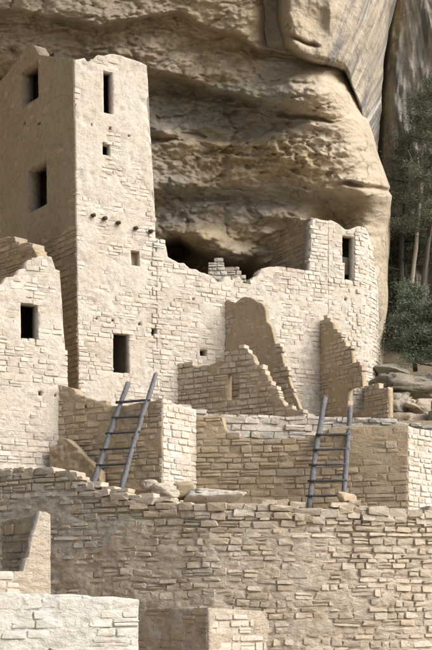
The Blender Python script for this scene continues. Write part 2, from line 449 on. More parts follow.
    def coping(s, seed, l=(.22, .55), h=(.08, .15), depth=.5, s0=0, s1=None, layers=1, gapp=.1, lift=0.0, out=.04):
        r = random.Random(seed); recs = []; s1 = s.len if s1 is None else s1
        for k in range(layers):
            x = s0
            while x < s1:
                L = r.uniform(*l); a = x; x += L * r.uniform(.96, 1.06)
                if r.random() < gapp: continue
                mid = a + L / 2
                if mid > s1: break
                hh = r.uniform(*h); p, d, n = s.frame(mid); dep = depth * r.uniform(.7, 1.1)
                zc = s.prof(mid) - .02 + lift + (.5 + k) * (sum(h) / 2)
                c = Vector(s.world(mid, out + r.uniform(-.03, .035) - dep / 2, zc))
                M3 = Matrix(((d[0], -n[0], 0), (d[1], -n[1], 0), (0, 0, 1)))
                if np.cross(d, -n) < 0: M3 = Matrix(((-d[0], -n[0], 0), (-d[1], -n[1], 0), (0, 0, 1)))
                M3 = M3 @ Matrix.Rotation(r.uniform(-.05, .05), 3, 'Y') @ Matrix.Rotation(r.uniform(-.08, .08), 3, 'Z') @ Matrix.Rotation(r.uniform(-.03, .03), 3, 'X')
                M3 = M3 @ Matrix.Diagonal((L * .98, dep, hh))
                px = CX + p[0] / p[1] * F
                if px < -45 or px > 480: continue
                recs.append((L * F / p[1] + 5, Matrix.Translation(c) @ M3.to_4x4()))
        return recs

    def rects(s, lst):
        out = []
        for (x0, y0, x1, y1) in lst:
            a, za = s.sz(x0, (y0 + y1) / 2); b, zb_ = s.sz(x1, (y0 + y1) / 2)
            m, z1 = s.sz((x0 + x1) / 2, y0); _, z0 = s.sz((x0 + x1) / 2, y1)
            out.append((min(a, b), z0, max(a, b), z1))
        return out

    def room(s, rects, deep=1.4, grow=.25):
        V, Fc = [], []
        for (a, z0, b, z1) in rects:
            g_ = grow * min(1, (z1 - z0) / .5); w = s.thick - .02; k = len(V)
            dp = deep * min(1, (z1 - z0) / .4)
            for dd, ga in ((-w, 0), (-w, g_), (-w - dp, g_)):
                for (x, z) in ((a - ga, z0 - ga), (b + ga, z0 - ga), (b + ga, z1 + ga), (a - ga, z1 + ga)):
                    V.append(s.world(x, dd, z))
            for q in (0, 4):
                for i in range(4):
                    j = (i + 1) % 4; Fc.append((k + q + i, k + q + j, k + q + 4 + j, k + q + 4 + i))
            Fc.append((k + 8, k + 9, k + 10, k + 11))
        return V, Fc

def at_loc(V, loc): return [(v[0] - loc[0], v[1] - loc[1], v[2] - loc[2]) for v in V]
def thing(name, loc, label, cat, group=None):
    o = bpy.data.objects.new(name, None); COL.objects.link(o); o.location = loc; o.empty_display_size = .2
    return tag(o, label, cat, group)
def base_of(W, x=None):
    p, _, _ = W.frame(W.len / 2 if x is None else x); return (float(p[0]), float(p[1]), float(W.zb))

def build_wall(name, W, label, cat, mortar, stone, px_open=(), limit=300, kind=0, core_kw=None, stone_kw=None, parent=None, loc=None,
               deep=1.8, extra=None, group=None):
    ck = dict(core_kw or {}); sk = dict(stone_kw or {})
    rects = W.rects(px_open)
    top_level = parent is None
    if loc is None: loc = base_of(W)
    V, Fc = W.core(name, mortar, rects, **ck)
    me = new_mesh(name, at_loc(V, loc), Fc, mortar)
    o = link(name, me, parent, None if parent else loc)
    if top_level: tag(o, label, cat, group)
    if rects and deep:
        for rc_ in rects:
            V, Fc = W.room([rc_], deep); link("interior", new_mesh("interior", at_loc(V, loc), Fc, M_SOOT_SHADE, False), o)
    if stone is not None:
        recs = W.stones(rects, **sk)
        if extra: recs += extra
        lay_stones(o, loc, recs, limit, stone, kind)
    return o

# ------------------------------------------------------------------ the setting: ground, terraces, cliff
def sheet(name, pts, mat, kind='structure', skirt=None):
    V = [tuple(p) for p in pts]; n = len(V); Fc = [tuple(range(n))]
    if skirt is not None:
        V += [(p[0], p[1], skirt) for p in pts]
        for i in range(n): j = (i + 1) % n; Fc.append((i, n + i, n + j, j))
    o = link(name, new_mesh(name, V, Fc, mat, False)); tag(o, kind=kind); return o

sheet("ground", [(-600, -600, 0), (600, -600, 0), (600, 900, 0), (-600, 900, 0)], M_DIRT)

def grid_mesh(name, px, py, Y, attrs, uvs=None, back=8.0, mat=None):
    """px,py,Y: 2-D arrays (rows, cols)"""
    R, C = px.shape
    X = (px - CX) / F * Y; Z = (HY - py) / F * Y + CZ
    V = np.stack([X, Y, Z], -1).reshape(-1, 3)
    ids = np.arange(R * C).reshape(R, C)
    Fc = np.stack([ids[:-1, :-1], ids[1:, :-1], ids[1:, 1:], ids[:-1, 1:]], -1).reshape(-1, 4)
    me = bpy.data.meshes.new(name)
    me.vertices.add(len(V)); me.vertices.foreach_set('co', V.ravel())
    me.loops.add(Fc.size); me.loops.foreach_set('vertex_index', Fc.ravel().astype(np.int32))
    me.polygons.add(len(Fc)); me.polygons.foreach_set('loop_start', np.arange(0, Fc.size, 4, dtype=np.int32))
    me.polygons.foreach_set('use_smooth', np.ones(len(Fc), dtype=bool))
    me.update(calc_edges=True); me.validate()
    for k, a in attrs.items():
        at = me.attributes.new(k, 'FLOAT', 'POINT'); at.data.foreach_set('value', np.clip(a, 0, 1).ravel().astype(np.float32))
    uvl = me.uv_layers.new(name="UVMap")
    U = (X if uvs is None else uvs[0]).ravel(); Vv = (Z if uvs is None else uvs[1]).ravel()
    uvl.data.foreach_set('uv', np.stack([U[Fc.ravel()], Vv[Fc.ravel()]], -1).ravel().astype(np.float32))
    me.materials.append(mat or M_ROCK)
    return me

def gauss(px, py, cx, cy, sx, sy): return np.exp(-((px - cx) / sx) ** 2 - ((py - cy) / sy) ** 2)
def line(px, pts):
    a = np.array(pts, float); return np.interp(px, a[:, 0], a[:, 1])
def win(px, a, b, w): return sstep((px - a) / w + .5) * sstep((b - px) / w + .5)

def cliff_main():
    yl = np.concatenate([np.linspace(-560, -30, 70), np.linspace(-26, 345, 400), np.linspace(352, 520, 30)])
    t = np.concatenate([np.linspace(0, .5, 90)[:-1], np.linspace(.5, 1, 300)])
    edge = np.interp(yl, [-560, 60, 75, 90, 110, 140, 160, 175, 187, 191, 196, 215, 260, 300, 330, 345, 520],
                     [356, 352, 352, 357, 366, 375, 381, 386, 390, 388, 391, 391.5, 389, 388, 386, 383, 380])
    edge = edge + 1.2 * vnoise(yl / 14.0, 0, 0, 5)
    PY = np.repeat(yl[:, None], len(t), 1)
    PX = -430 + (edge[:, None] + 430) * t[None, :]
    # finer wobble for the noise field so that features are not grid aligned
    wx = PX + 9 * fbm(PX / 45, PY / 45, 1.7, 11); wy = PY + 7 * fbm(PX / 40, PY / 30, 5.1, 12)
    Y = np.full_like(PX, 37.2)
    L1 = line(wx, [(-430, -30), (20, 6), (60, 15), (100, 25), (140, 18), (180, 10), (240, 34), (262, 48)])
    L2 = line(wx, [(-430, 30), (0, 40), (40, 44), (75, 48), (147, 64), (200, 79), (262, 97), (276, 106)])
    Y += -1.0 + .9 * sstep((wy - L1) / 9)
    fd = sstep((wx - 244) / 42); Y += (.9 + .45 * (1 - sstep((wy - 92) / 22)) * (1 - fd)) * (sstep((wy - L2) / (13 + 30 * (1 - sstep((PX - 110) / 60)))) * (1 - fd) + fd)
    Y += -2.1 * gauss(PX, PY, 312, 92, 52, 32)
    L3 = line(wx, [(140, 134), (180, 130), (215, 138), (240, 140), (300, 116), (390, 112)])
    Y += -.55 * sstep((wy - L3) / 9) * win(PX, 100, 420, 60)
    L4 = line(wx, [(140, 186), (200, 182), (260, 188), (330, 186), (400, 186)])
    Y += .85 * sstep((wy - L4) / 16) * win(PX, 130, 345, 50)
    # smooth lobe and the dark cave behind the houses
    Y += -.75 * gauss(wx, wy, 258, 214, 60, 15)
    L5 = line(wx, [(140, 240), (168, 236), (180, 233), (192, 242), (215, 252), (240, 262), (258, 266), (275, 256), (300, 246)])
    Y += 3.2 * sstep((wy - L5) / 14) * win(PX, 158, 300, 26)
    Y += 1.2 * gauss(wx, wy, 250, 268, 14, 9) - 1.0 * gauss(wx, wy, 200, 236, 30, 9) - .8 * gauss(wx, wy, 228, 250, 20, 9)
    Y += 1.5 * gauss(wx, wy, 175, 250, 14, 13)
    # right hand boulder mass
    Y += -.95 * gauss(PX, PY, 335, 160, 70, 55) - .4 * gauss(PX, PY, 300, 150, 60, 22)
    Y += -.35 * gauss(wx, wy, 290, 95, 30, 18)
    crack = line(wx, [(300, 180), (330, 184), (345, 183), (370, 189), (395, 192)])
    Y += .55 * np.exp(-((wy - crack) / 2.2) ** 2) * sstep((PX - 328) / 25)
    crack2 = line(wx, [(262, 112), (300, 114), (330, 120), (360, 118)])
    Y += .4 * np.exp(-((wy - crack2) / 2.0) ** 2) * win(PX, 270, 345, 20)
    # bits of spall and ledges near the tower
    Y += -.7 * gauss(wx, wy, 163, 131, 12, 6) + .6 * gauss(wx, wy, 160, 141, 15, 3)
    Y += .4 * gauss(wx, wy, 226, 162, 4, 5)
    # cavernous weathering in the ochre band
    n = fbm(wx / 8, wy / 6, 2.2, 31, 3); Y += .15 * sstep((n - .12) / .25) * win(wy, 138, 180, 16) * win(PX, 190, 345, 40)
    # general relief
    Y += .55 * fbm(PX / 70, PY / 42, .3, 21, 5) + (.22 - .12 * sstep((PX - 310) / 40)) * fbm(wx / 30, wy / 9, 1.3, 22, 4) + .05 * fbm(PX / 5, PY / 4, 3.3, 23, 3)
    rid = 1 - np.abs(fbm(wx / 30, wy / 14, 8.1, 24, 4)) * 4; Y += .13 * np.clip(rid, 0, 1) ** 3 * (1 - .7 * sstep((PX - 310) / 40))
    Y += -.10 * np.abs(fbm(wx / 11, wy / 7, 3.9, 27, 4)) * (1 - .6 * sstep((PX - 310) / 40)) * 2
    # bedding: thin layers that break off sharply at their lower edge, and spalled plates
    msk = (.35 + .65 * sstep((fbm(PX / 60, PY / 45, 4.2, 33, 3) + .1) / .3)) * (.45 + .55 * sstep((PY - 70) / 40)) * (1 - .5 * win(PY, 75, 118, 20) * sstep((PX - 262) / 30))
    for per_, am_, sd_ in ((31.0, .20, 91), (12.5, .085, 92)):
        q = (PY + 10 * fbm(PX / 70, PY / 50, 1.1, sd_, 4) + .05 * PX + 2.2 * fbm(PX / 12, PY / 12, 2.1, sd_ + 3, 3)) / per_
        fr_ = q - np.floor(q); jit = vnoise(np.floor(q), PX / 75, 0, sd_ + 7)
        Y += am_ * msk * (.6 + .7 * jit) * (sstep((fr_ - .86) / .1) - fr_ ** 1.5) * (1 - .45 * sstep((PX - 330) / 40))
    for cw, ch, am_, sd_ in ((26.0, 13.0, .15, 95), (11.0, 6.0, .06, 96)):
        gx = wx / cw; gy = wy / ch; bx = np.floor(gx); by = np.floor(gy); best = np.full_like(PX, 9.0); val = np.zeros_like(PX)
        for ox in (-1, 0, 1):
            for oy in (-1, 0, 1):
                cx_, cy_ = bx + ox, by + oy
                jx = .5 + .42 * vnoise(cx_, cy_, 0, sd_); jy = .5 + .42 * vnoise(cx_, cy_, 3, sd_)
                dd = (cx_ + jx - gx) ** 2 + (cy_ + jy - gy) ** 2; m_ = dd < best
                best = np.where(m_, dd, best); val = np.where(m_, vnoise(cx_, cy_, 7, sd_), val)
        Y += am_ * val * msk * sstep((fbm(PX / 45, PY / 30, 7.2, sd_ + 1, 3) + .12) / .2) * (1 - .4 * sstep((PX - 330) / 40))
    # overhanging roof above and the alcove's return on the left
    up = np.clip(-PY - 5, 0, None); Y -= 1.7e-5 * up ** 2 + .003 * up
    lf = np.clip(-20 - PX, 0, None); Y -= 5.5e-5 * lf ** 2
    # behind the upper bulge
    Y += 2.0 * sstep((PX - 258) / 18) * (1 - sstep((PY - 38) / 16))
    Y += 1.45 * sstep((PY - 184) / 46) * sstep((PX - 300) / 30)
    # rolled right edge
    u = np.clip((PX - (edge[:, None] - 34)) / 34, 0, .999); Y += 3.2 * (1 - np.sqrt(1 - u ** 2))
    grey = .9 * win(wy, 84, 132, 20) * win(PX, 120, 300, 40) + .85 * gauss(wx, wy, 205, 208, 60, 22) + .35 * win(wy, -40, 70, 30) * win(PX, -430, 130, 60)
    grey += .75 * win(wy, 186, 206, 12) * win(PX, 150, 345, 60) + .5 * fbm(wx / 50, wy / 60, 9, 41) - .55 * sstep((PX - 300) / 50)
    grey += .6 * win(PX, 140, 185, 16) * win(wy, 170, 240, 30)
    ochre = .9 * win(wy, 140, 182, 18) * win(PX, 190, 330, 50) + .8 * gauss(wx, wy, 210, 236, 40, 12) + .4 * win(wy, -10, 90, 40) * win(PX, 180, 270, 40)
    PXo, PYo, Yo = PX, PY, Y
    # carry the right edge round to the back
    ext = np.linspace(1, 9, 5)
    PXe = np.repeat(PX[:, -1:], 5, 1); Ye = Y[:, -1:] + ext[None, :]
    Xe = (PX[:, -1:] - CX) / F * Y[:, -1:] - .12 * ext[None, :]
    PXe = Xe * F / Ye + CX; PYe = HY - (HY - PY[:, -1:]) * Y[:, -1:] / Ye
    cat = lambda a, b: np.concatenate([a, b], 1)
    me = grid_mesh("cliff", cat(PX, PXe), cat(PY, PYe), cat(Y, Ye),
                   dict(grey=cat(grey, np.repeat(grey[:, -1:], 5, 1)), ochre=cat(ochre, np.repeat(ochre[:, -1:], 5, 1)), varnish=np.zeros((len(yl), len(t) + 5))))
    tag(link("cliff", me), kind='structure')
cliff_main()

def cliff_bulge():
    yl = np.concatenate([np.linspace(-560, -30, 60), np.linspace(-26, 235, 190)])
    tt = np.linspace(0, 1, 210)
    ed = np.interp(yl, [-560, 0, 20, 45, 100, 160, 235], [408, 396, 391, 386, 381, 377, 374]) + 2.0 * fbm(yl / 22, 0, 0, 55, 4)
    PY = np.repeat(yl[:, None], 210, 1); PX = 240 + (ed[:, None] - 240) * tt[None, :]; wx = PX + 5 * fbm(PX / 30, PY / 30, 1.7, 51); wy = PY + 5 * fbm(PX / 30, PY / 30, 5.1, 52)
    Y = 35.5 + np.interp(PX, [240, 262, 290, 330, 350, 362, 372, 380, 388], [.5, .15, 0, .25, .9, 1.8, 2.9, 4.2, 6.2])
    # streak lines lean: the face sweeps down to the left
    Y += 0.012 * np.clip(PY, 0, None) * sstep((PX - 330) / 40)
    left = line(wy, [(-560, 215), (-20, 252), (0, 258), (20, 262), (45, 268), (62, 281), (90, 290)])
    bot = line(wx, [(240, 58), (282, 62), (310, 68), (345, 77), (354, 92), (362, 112), (372, 150), (380, 190), (388, 225)])
    dl = np.clip((left - wx) / 16, 0, 3); db = np.clip((wy - bot + 8) / 16, 0, 3) * (1 - .75 * sstep((PX - 350) / 14))
    Y += 1.6 * np.clip(1 + (wx - left - 16) / -16, 0, 1) ** 2 + 1.4 * np.clip(1 + (wy - bot) / 16, 0, 1) ** 2 * (1 - sstep((PX - 345) / 12))
    Y += 3.0 * dl + 3.5 * db ** 1.2
    g1 = line(wx, [(240, 40), (290, 34), (310, 44), (330, 50)]); Y += .35 * np.exp(-((wy - g1) / 2) ** 2) * win(PX, 285, 318, 10)
    Y += .5 * fbm(PX / 60, PY / 60, 6.3, 61, 5) + .16 * fbm(wx / 20, wy / 24, 1.3, 62, 4) + .04 * fbm(PX / 5, PY / 5, 2, 63, 3)
    fl = PX + .33 * PY + .0009 * PY ** 2
    Y += .22 * fbm(fl / 7, PY / 160, 4.4, 64, 3) * sstep((PX - 335) / 20)
    up = np.clip(-PY - 5, 0, None); Y -= 2.4e-5 * up ** 2 + .004 * up
    uu = np.clip((PX - (ed[:, None] - 12)) / 12, 0, .999); Y += 1.6 * (1 - np.sqrt(1 - uu ** 2))
    varn = sstep((fl - 338) / 26) * .95 + .25 * sstep((fl - 300) / 40)
    ext = np.linspace(1, 9, 5)[None, :]; Ye = Y[:, -1:] + ext; Xe = (PX[:, -1:] - CX) / F * Y[:, -1:] + .02 * ext
    cat = lambda a, b: np.concatenate([a, b], 1); r5 = lambda a: cat(a, np.repeat(a[:, -1:], 5, 1))
    gr_ = .25 * fbm(PX / 40, PY / 40, 3, 66); oc_ = .35 * gauss(PX, PY, 300, 35, 50, 25); py0 = PY
    me = grid_mesh("cliff", cat(PX, Xe * F / Ye + CX), cat(PY, HY - (HY - PY[:, -1:]) * Y[:, -1:] / Ye), cat(Y, Ye), dict(grey=r5(gr_), ochre=r5(oc_), varnish=r5(varn)),
                   uvs=(cat(fl, fl[:, -1:] + 4 * ext) / 36.0, r5((HY - py0) / 36.0)))
    tag(link("cliff", me), kind='structure')
cliff_bulge()

def cliff_far():
    yl = np.concatenate([np.linspace(-560, -30, 40), np.linspace(-26, 460, 190)])
    xl = np.concatenate([np.linspace(366, 450, 120), np.linspace(454, 640, 40)])
    PX, PY = np.meshgrid(xl, yl)
    cr = line(PY, [(-560, 400), (0, 392), (45, 384), (100, 379), (190, 376), (460, 372)])
    Y = 46.6 - np.interp(PX - cr, [-10, 0, 6, 14, 30, 60, 200, 440], [-1.5, -.8, .4, 1.0, 1.4, 1.7, 2.6, 3.4])
    wx = PX + 5 * fbm(PX / 30, PY / 40, 1.7, 71)
    fl = PX - .12 * PY
    Y += .7 * fbm(wx / 26, PY / 90, 6.3, 72, 5) + .25 * fbm(PX / 9, PY / 22, 6.3, 73, 4)
    Y += 2.5 * gauss(PX, PY, 470, 20, 14, 80)
    up = np.clip(-PY - 5, 0, None); Y -= 2.0e-5 * up ** 2
    varn = .95 * sstep((PX - cr - 8) / 10) * (1 - .5 * sstep((PY - 150) / 80))
    ochre = .9 * (1 - sstep((PX - cr - 8) / 10))
    me = grid_mesh("cliff", PX, PY, Y, dict(grey=.75 * sstep((PX - cr - 6) / 12) + .3 * fbm(PX / 40, PY / 40, 3, 76), ochre=ochre, varnish=varn), uvs=(fl / 34.0, (HY - PY) / 34.0))
    tag(link("cliff", me), kind='structure')
cliff_far()

# rubble slope under the trees on the right
def slope():
    u = np.linspace(0, 1, 60); v = np.linspace(0, 1, 60); U, Vv = np.meshgrid(u, v)
    Yg = 33.5 + 15 * Vv; X = 3.6 + (26) * U + .10 * (Yg - 33)
    Zg = 5.6 + 6.2 * sstep(Vv * 1.05) * (1 + .0 * U) - 2.5 * U + .35 * fbm(X / 1.3, Yg / 1.3, 0, 81, 4)
    V = np.stack([X, Yg, Zg], -1).reshape(-1, 3); ids = np.arange(3600).reshape(60, 60)
    Fc = np.stack([ids[:-1, :-1], ids[:-1, 1:], ids[1:, 1:], ids[1:, :-1]], -1).reshape(-1, 4).tolist()
    tag(link("hillside", new_mesh("hillside", V, Fc, M_SOIL)), kind='structure')
slope()

# lower terrace (fill behind the big wall) and upper terrace (floor of the houses)
def terrace(name, zf, front, back, skirt):
    pts = [P(px, 500, Y) for px, Y in front] + [P(px, 500, Y) for px, Y in back][::-1]
    pts = [(p.x, p.y, zf(p.x, p.y)) for p in pts]
    return sheet(name, pts, M_DIRT, skirt=skirt)
BIG = [(-70, 30.4), (0, 29.2), (70, 28.2), (130, 27.5), (210, 26.95), (300, 26.95), (380, 27.25), (432, 27.65), (500, 28.5)]
def fill_z(x): return float(np.interp(x, [-5.4, -3.3, -1.9, -.13, 1.8, 3.5, 6], [4.3, 4.15, 3.8, 3.56, 3.46, 3.46, 3.4]))
_f = [P(px, 500, Y + .32) for px, Y in BIG]; _n = len(_f); _v = []
for p in _f: _v.append((p.x, p.y, fill_z(p.x)))
for p in _f: _v.append((p.x * 34 / p.y, 34, fill_z(p.x)))
for p in _f: _v.append((p.x, p.y, .02))
tag(link("terrace", new_mesh("terrace", _v, [(i, i + 1, _n + i + 1, _n + i) for i in range(_n - 1)] + [(2 * _n + i, 2 * _n + i + 1, i + 1, i) for i in range(_n - 1)], M_DIRT, False)), kind='structure')

# ------------------------------------------------------------------ the square tower and the house front
YT = 33.0
def main_Y(px):                       # plan line of the lit house front
    A = np.array(((78 - CX) / F * YT, YT)); B = np.array(((330 - CX) / F * 36.8, 36.8)); d = B - A; k = (px - CX) / F
    t = (k * A[1] - A[0]) / (d[0] - k * d[1]); return float(A[1] + t * d[1])
def noise_cover(lo, hi, sc, seed, thr=0.0):
    return lambda S, Z: lo + (hi - lo) * sstep((fbm(S * sc, Z * sc, seed * 3.1, seed, 4) - thr) / .35 + .3)

LEAN = -.0145
tower_loc = (float((78 - CX) / F * YT), YT, 5.6)
tower = thing("square_tower", tower_loc, "tall square four storey plastered tower with small windows under the cliff overhang", "tower")
W = Wall([(78.6, YT), (158, main_Y(158))],
         [(70, 60), (77, 59), (84, 57), (88, 61), (93, 59), (97, 54), (104, 55), (110, 53), (118, 54), (128, 58), (138, 61), (146, 65), (147.4, 80), (150, 130), (153.2, 190), (157.5, 240), (158, 240)],
         5.6, thick=.27, lean=LEAN)
op = [(103, 72, 112, 114), (102, 143, 110, 156), (131, 251, 139.5, 266), (113, 333, 129, 373), (151, 327, 157, 336)]
holes = [(90.5, 124, 92.5, 126.5), (108, 127, 111, 130.5), (127, 135, 130, 137.5), (95, 316, 98, 319), (111, 319, 114, 321.5), (138, 322.5, 141, 325.5)]
zmid = W.sz(110, 205)[1]; SEAM = W.len
def cov_t(S, Z):
    up = sstep((Z - zmid) / .5)
    seam = sstep((S - (SEAM - .45)) / .3) * (1 - up)
    return -.006 * seam + (1 - seam) * (up * .034 * sstep((fbm(S * 1.7, Z * 1.7, 2.2, 5, 4) + .22) / .12) + (1 - up) * .022 * sstep((fbm(S * 2.3, Z * 2.3, 4.1, 6, 4) + .02) / .2))
tf = build_wall("front_wall", W, None, None, M_MORTAR, M_STONE, op + holes, limit=180, parent=tower, loc=tower_loc,
                core_kw=dict(cover=cov_t, seed=3, rough=.018, res=.05), deep=2.0,
                stone_kw=dict(gap=.009, cover=cov_t, seed=31, h=(.09, .16), l=(.14, .38), prot=(-.002, .010), cseed=77, jag1=.16))
W_TF = W
# beam stubs in a row
def peg(px, py, r0, out, parent, loc, Wl, mat=M_VIGA):
    sx, z = Wl.sz(px, py); V, Fc = [], []; rr = random.Random(int(px * 7 + py)); N = 9
    for k, (d, sc) in enumerate(((-.2, 1), (out * .8, 1.0), (out, .85))):
        for i in range(N):
            a = 2 * math.pi * i / N; q = r0 * sc * (1 + .12 * math.sin(3 * a + px))
            x, y, zz = Wl.world(sx + q * math.cos(a), d, z + q * .85 * math.sin(a) - .12 * d); V.append((x, y, zz))
    for k in range(2):
        for i in range(N): j = (i + 1) % N; Fc.append((k * N + i, k * N + j, (k + 1) * N + j, (k + 1) * N + i))
    Fc.append(tuple(2 * N + i for i in range(N)))
    link("beam_end", new_mesh("beam_end", at_loc(V, loc), Fc, mat), parent)
for px, py in ((92.5, 215.5), (104, 218.5), (117.5, 223), (135, 228.5), (150, 231.5)): peg(px, py, .058, .13, tf, tower_loc, W)

W = Wall([(-8, 37.0), (78.6, YT)],
         [(-12, 92), (0, 82), (9, 71), (20, 56), (30, 43), (34, 44), (40, 54), (55, 56), (70, 58), (79, 59)], 4.3, thick=.36, lean=LEAN)
ops = [(22, 67, 39, 103), (29, 166, 47.5, 209)]
zsm = W.sz(60, 238)[1]
def cov_s(S, Z):
    up = sstep((Z - zsm) / .25)
    return up * (.026 + .012 * fbm(S * 1.2, Z * 1.2, 7.7, 9, 4)) + (1 - up) * .012 * sstep((fbm(S * 2, Z * 2, 1.1, 8) + .0) / .3)
ts = build_wall("side_wall", W, None, None, M_MORTAR_SHADE, M_STONE_B, ops + [(24, 122, 26.5, 125), (38, 122, 41.5, 125.5)], limit=100, parent=tower, loc=tower_loc,
                core_kw=dict(cover=cov_s, seed=4, rough=.014, res=.06), deep=1.6,
                stone_kw=dict(cover=cov_s, seed=41, h=(.12, .2), l=(.25, .5), prot=(.004, .018)))
W_TS = W
# hidden rear walls and roof slab so that the tower is closed
def solid(name, quad, z0, z1, mat, parent=None, loc=(0, 0, 0)):
    n = len(quad); V = [(x, y, z0) for x, y in quad] + [(x, y, z1) for x, y in quad]
    Fc = [tuple(range(n))[::-1], tuple(range(n, 2 * n))] + [(i, (i + 1) % n, n + (i + 1) % n, n + i) for i in range(n)]
    o = link(name, new_mesh(name, at_loc(V, loc), Fc, mat, False), parent); return o
a = W_TS.world(0.1, -.3, 0); b = W_TF.world(W_TF.len - .85, -.3, 0); far = (a[0] + b[0] - tower_loc[0] + .2, a[1] + b[1] - tower_loc[1] - .2)
solid("rear_wall", [(b[0], b[1]), (b[0] + .2, b[1] + .1), (far[0] + .2, far[1]), (far[0], far[1])], 5.6, 14.3, M_MORTAR_B, tower, tower_loc)

# house front running right from the tower
W = Wall([(157, main_Y(157)), (328, main_Y(328))],
         [(156, 238), (163, 239), (165, 241), (168, 256), (179, 262), (184, 262), (190, 268), (196, 268), (200, 271), (212, 275), (217, 281), (222, 281), (224, 276), (229, 276), (232, 280), (237, 276), (241, 276),
          (243, 283), (250, 286), (253, 276), (259, 275), (261, 268), (268, 266), (280, 266), (296, 269), (310.5, 271), (311.5, 219), (316, 217), (322, 219), (329, 220)],
         5.6, thick=.4)
def cov_h(S, Z):
    k = sstep((S - .15) / .3); return -.006 * (1 - k) + k * (-.003) + k * .020 * sstep((fbm(S * 1.9, Z * 1.9, 5.5, 15, 4) + .0) / .2)
hw = build_wall("house_wall", W, "long pale stone house front with ragged top running from square tower to corner house", "wall",
                M_MORTAR, M_STONE, [(200, 349.5, 207, 356), (192, 298, 194.5, 300.5)], limit=300,
                core_kw=dict(cover=cov_h, seed=5, rough=.016, res=.055), deep=.5,
                stone_kw=dict(gap=.009, cover=cov_h, seed=51, h=(.09, .16), l=(.14, .38), prot=(-.002, .012), cseed=77, jag0=.16))

# right hand corner house with rounded corner
loc = tuple(P(328, 500, main_Y(328)).to_2d()) + (5.9,)
corner = thing("corner_house", loc, "pale rounded corner house with tall dark window beneath the bulging cliff", "house")
W = Wall([(328, main_Y(328)), (345, 37.05), (362, 37.35), (372, 37.8), (378, 38.4), (381, 39.2)],
         [(326, 220), (331, 219), (338, 223), (345, 229), (352, 228), (358, 225), (364, 227), (368, 231), (371, 240), (374, 262), (377.5, 285), (379.5, 330), (380.3, 385), (381, 400)],
         5.6, thick=.22)
def cov_c(S, Z): return -.002 + .018 * sstep((fbm(S * 1.9, Z * 1.9, 8.5, 16, 4) - .06) / .18)
build_wall("front_wall", W, None, None, M_MORTAR, M_STONE, [(342, 236.5, 354.5, 264), (344.5, 264, 354, 282), (344, 298, 346.5, 301)], limit=200, parent=corner, loc=loc,
           core_kw=dict(cover=cov_c, seed=6, rough=.014, res=.05), deep=2.0,
           stone_kw=dict(gap=.009, cover=cov_c, seed=61, h=(.09, .16), l=(.14, .34), prot=(-.002, .014), cseed=77, jag0=0))
W = Wall([(261, 39.0), (311.5, main_Y(311.5) + .12)],
         [(258, 232), (264, 224), (276, 222), (284, 219), (295, 218), (304, 219), (313, 217)], 5.9, thick=.3)
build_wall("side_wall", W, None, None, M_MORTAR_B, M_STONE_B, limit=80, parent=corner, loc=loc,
           core_kw=dict(seed=7, rough=.02), stone_kw=dict(seed=71, prot=(.0, .02), h=(.11, .18), pymax=290, cover=noise_cover(-.004, .02, 1.8, 23)))

# small ruined wall inside the cave behind the house front
W = Wall([(208, 36.9), (250, 36.9)], [(205, 268), (214, 262), (219, 257), (223, 262), (227, 264), (232, 268), (238, 268), (241, 275), (252, 282)], 6.6, thick=.3)
build_wall("ruined_wall", W, "low crumbling wall in the dark cave behind the house front", "wall", M_MORTAR, M_STONE, limit=60,
           core_kw=dict(seed=8, margin=.12, rec=.015), stone_kw=dict(seed=81, l=(.14, .3), h=(.10, .15), through=True, pymax=300, topf=.4))

# ------------------------------------------------------------------ broken cross walls on the upper terrace
def stub(name, plan, top, label, ops=(), seed=0, thick=.24, jag=.06, cov=None, lim=120, zb=5.9, h=(.10, .17), l=(.16, .36)):
    Wl = Wall(plan, top, zb, thick=thick)
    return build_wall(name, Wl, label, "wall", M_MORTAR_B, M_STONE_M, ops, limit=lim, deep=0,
                      core_kw=dict(seed=seed, cover=cov, rough=.016, res=.05, margin=.11, jag=jag), group=None,
                      stone_kw=dict(seed=seed * 11, through=True, h=h, l=l, prot=(.004, .022), cover=cov, gap=.016, pymax=425, topf=.45))
stub("cross_wall", [(225, main_Y(225) + .02), (306, 33.3)],
     [(224, 302), (228, 297), (236, 298), (244, 294), (252, 295), (258, 298), (262, 299), (266, 306), (267, 318), (271, 321), (274, 331), (277, 342), (281, 345), (283, 358), (287, 370), (291, 382), (295, 392), (300, 405), (307, 413)],
     "tall tan ruined cross wall with stepped edge rising against the house front", seed=9, thick=.12, jag=.06, cov=noise_cover(.0, .03, 1.3, 19, -.1))
stub("cross_wall", [(177.5, main_Y(177.5) + .02), (304, 32.2)],
     [(176, 366), (185, 364), (200, 363), (214, 361), (221, 356), (229, 350), (240, 347), (247, 345), (249, 350), (253, 352), (255, 358), (261, 361), (263, 369), (268, 372), (270, 381), (275, 384), (277, 392), (283, 395), (286, 402), (294, 405), (305, 411)],
     "low tan ruined cross wall with narrow slit opening and stair stepped end", [(227.5, 372, 239, 400)], seed=10, thick=.2, cov=noise_cover(-.006, .022, 1.6, 20, .1))
stub("cross_wall", [(320, main_Y(320) + .02), (388.5, 34.2)],
     [(319, 330), (322, 318), (327, 316), (333, 317), (335, 330), (340, 332), (344, 334), (345.5, 346), (351, 347), (352.5, 363), (361, 364), (363, 384.5), (374, 386), (389, 385)],
     "stepped tan ruined wall with square doorway below the corner house", [(348, 386, 364, 412)], seed=12, thick=.16, cov=noise_cover(-.004, .026, 1.5, 22, -.05))

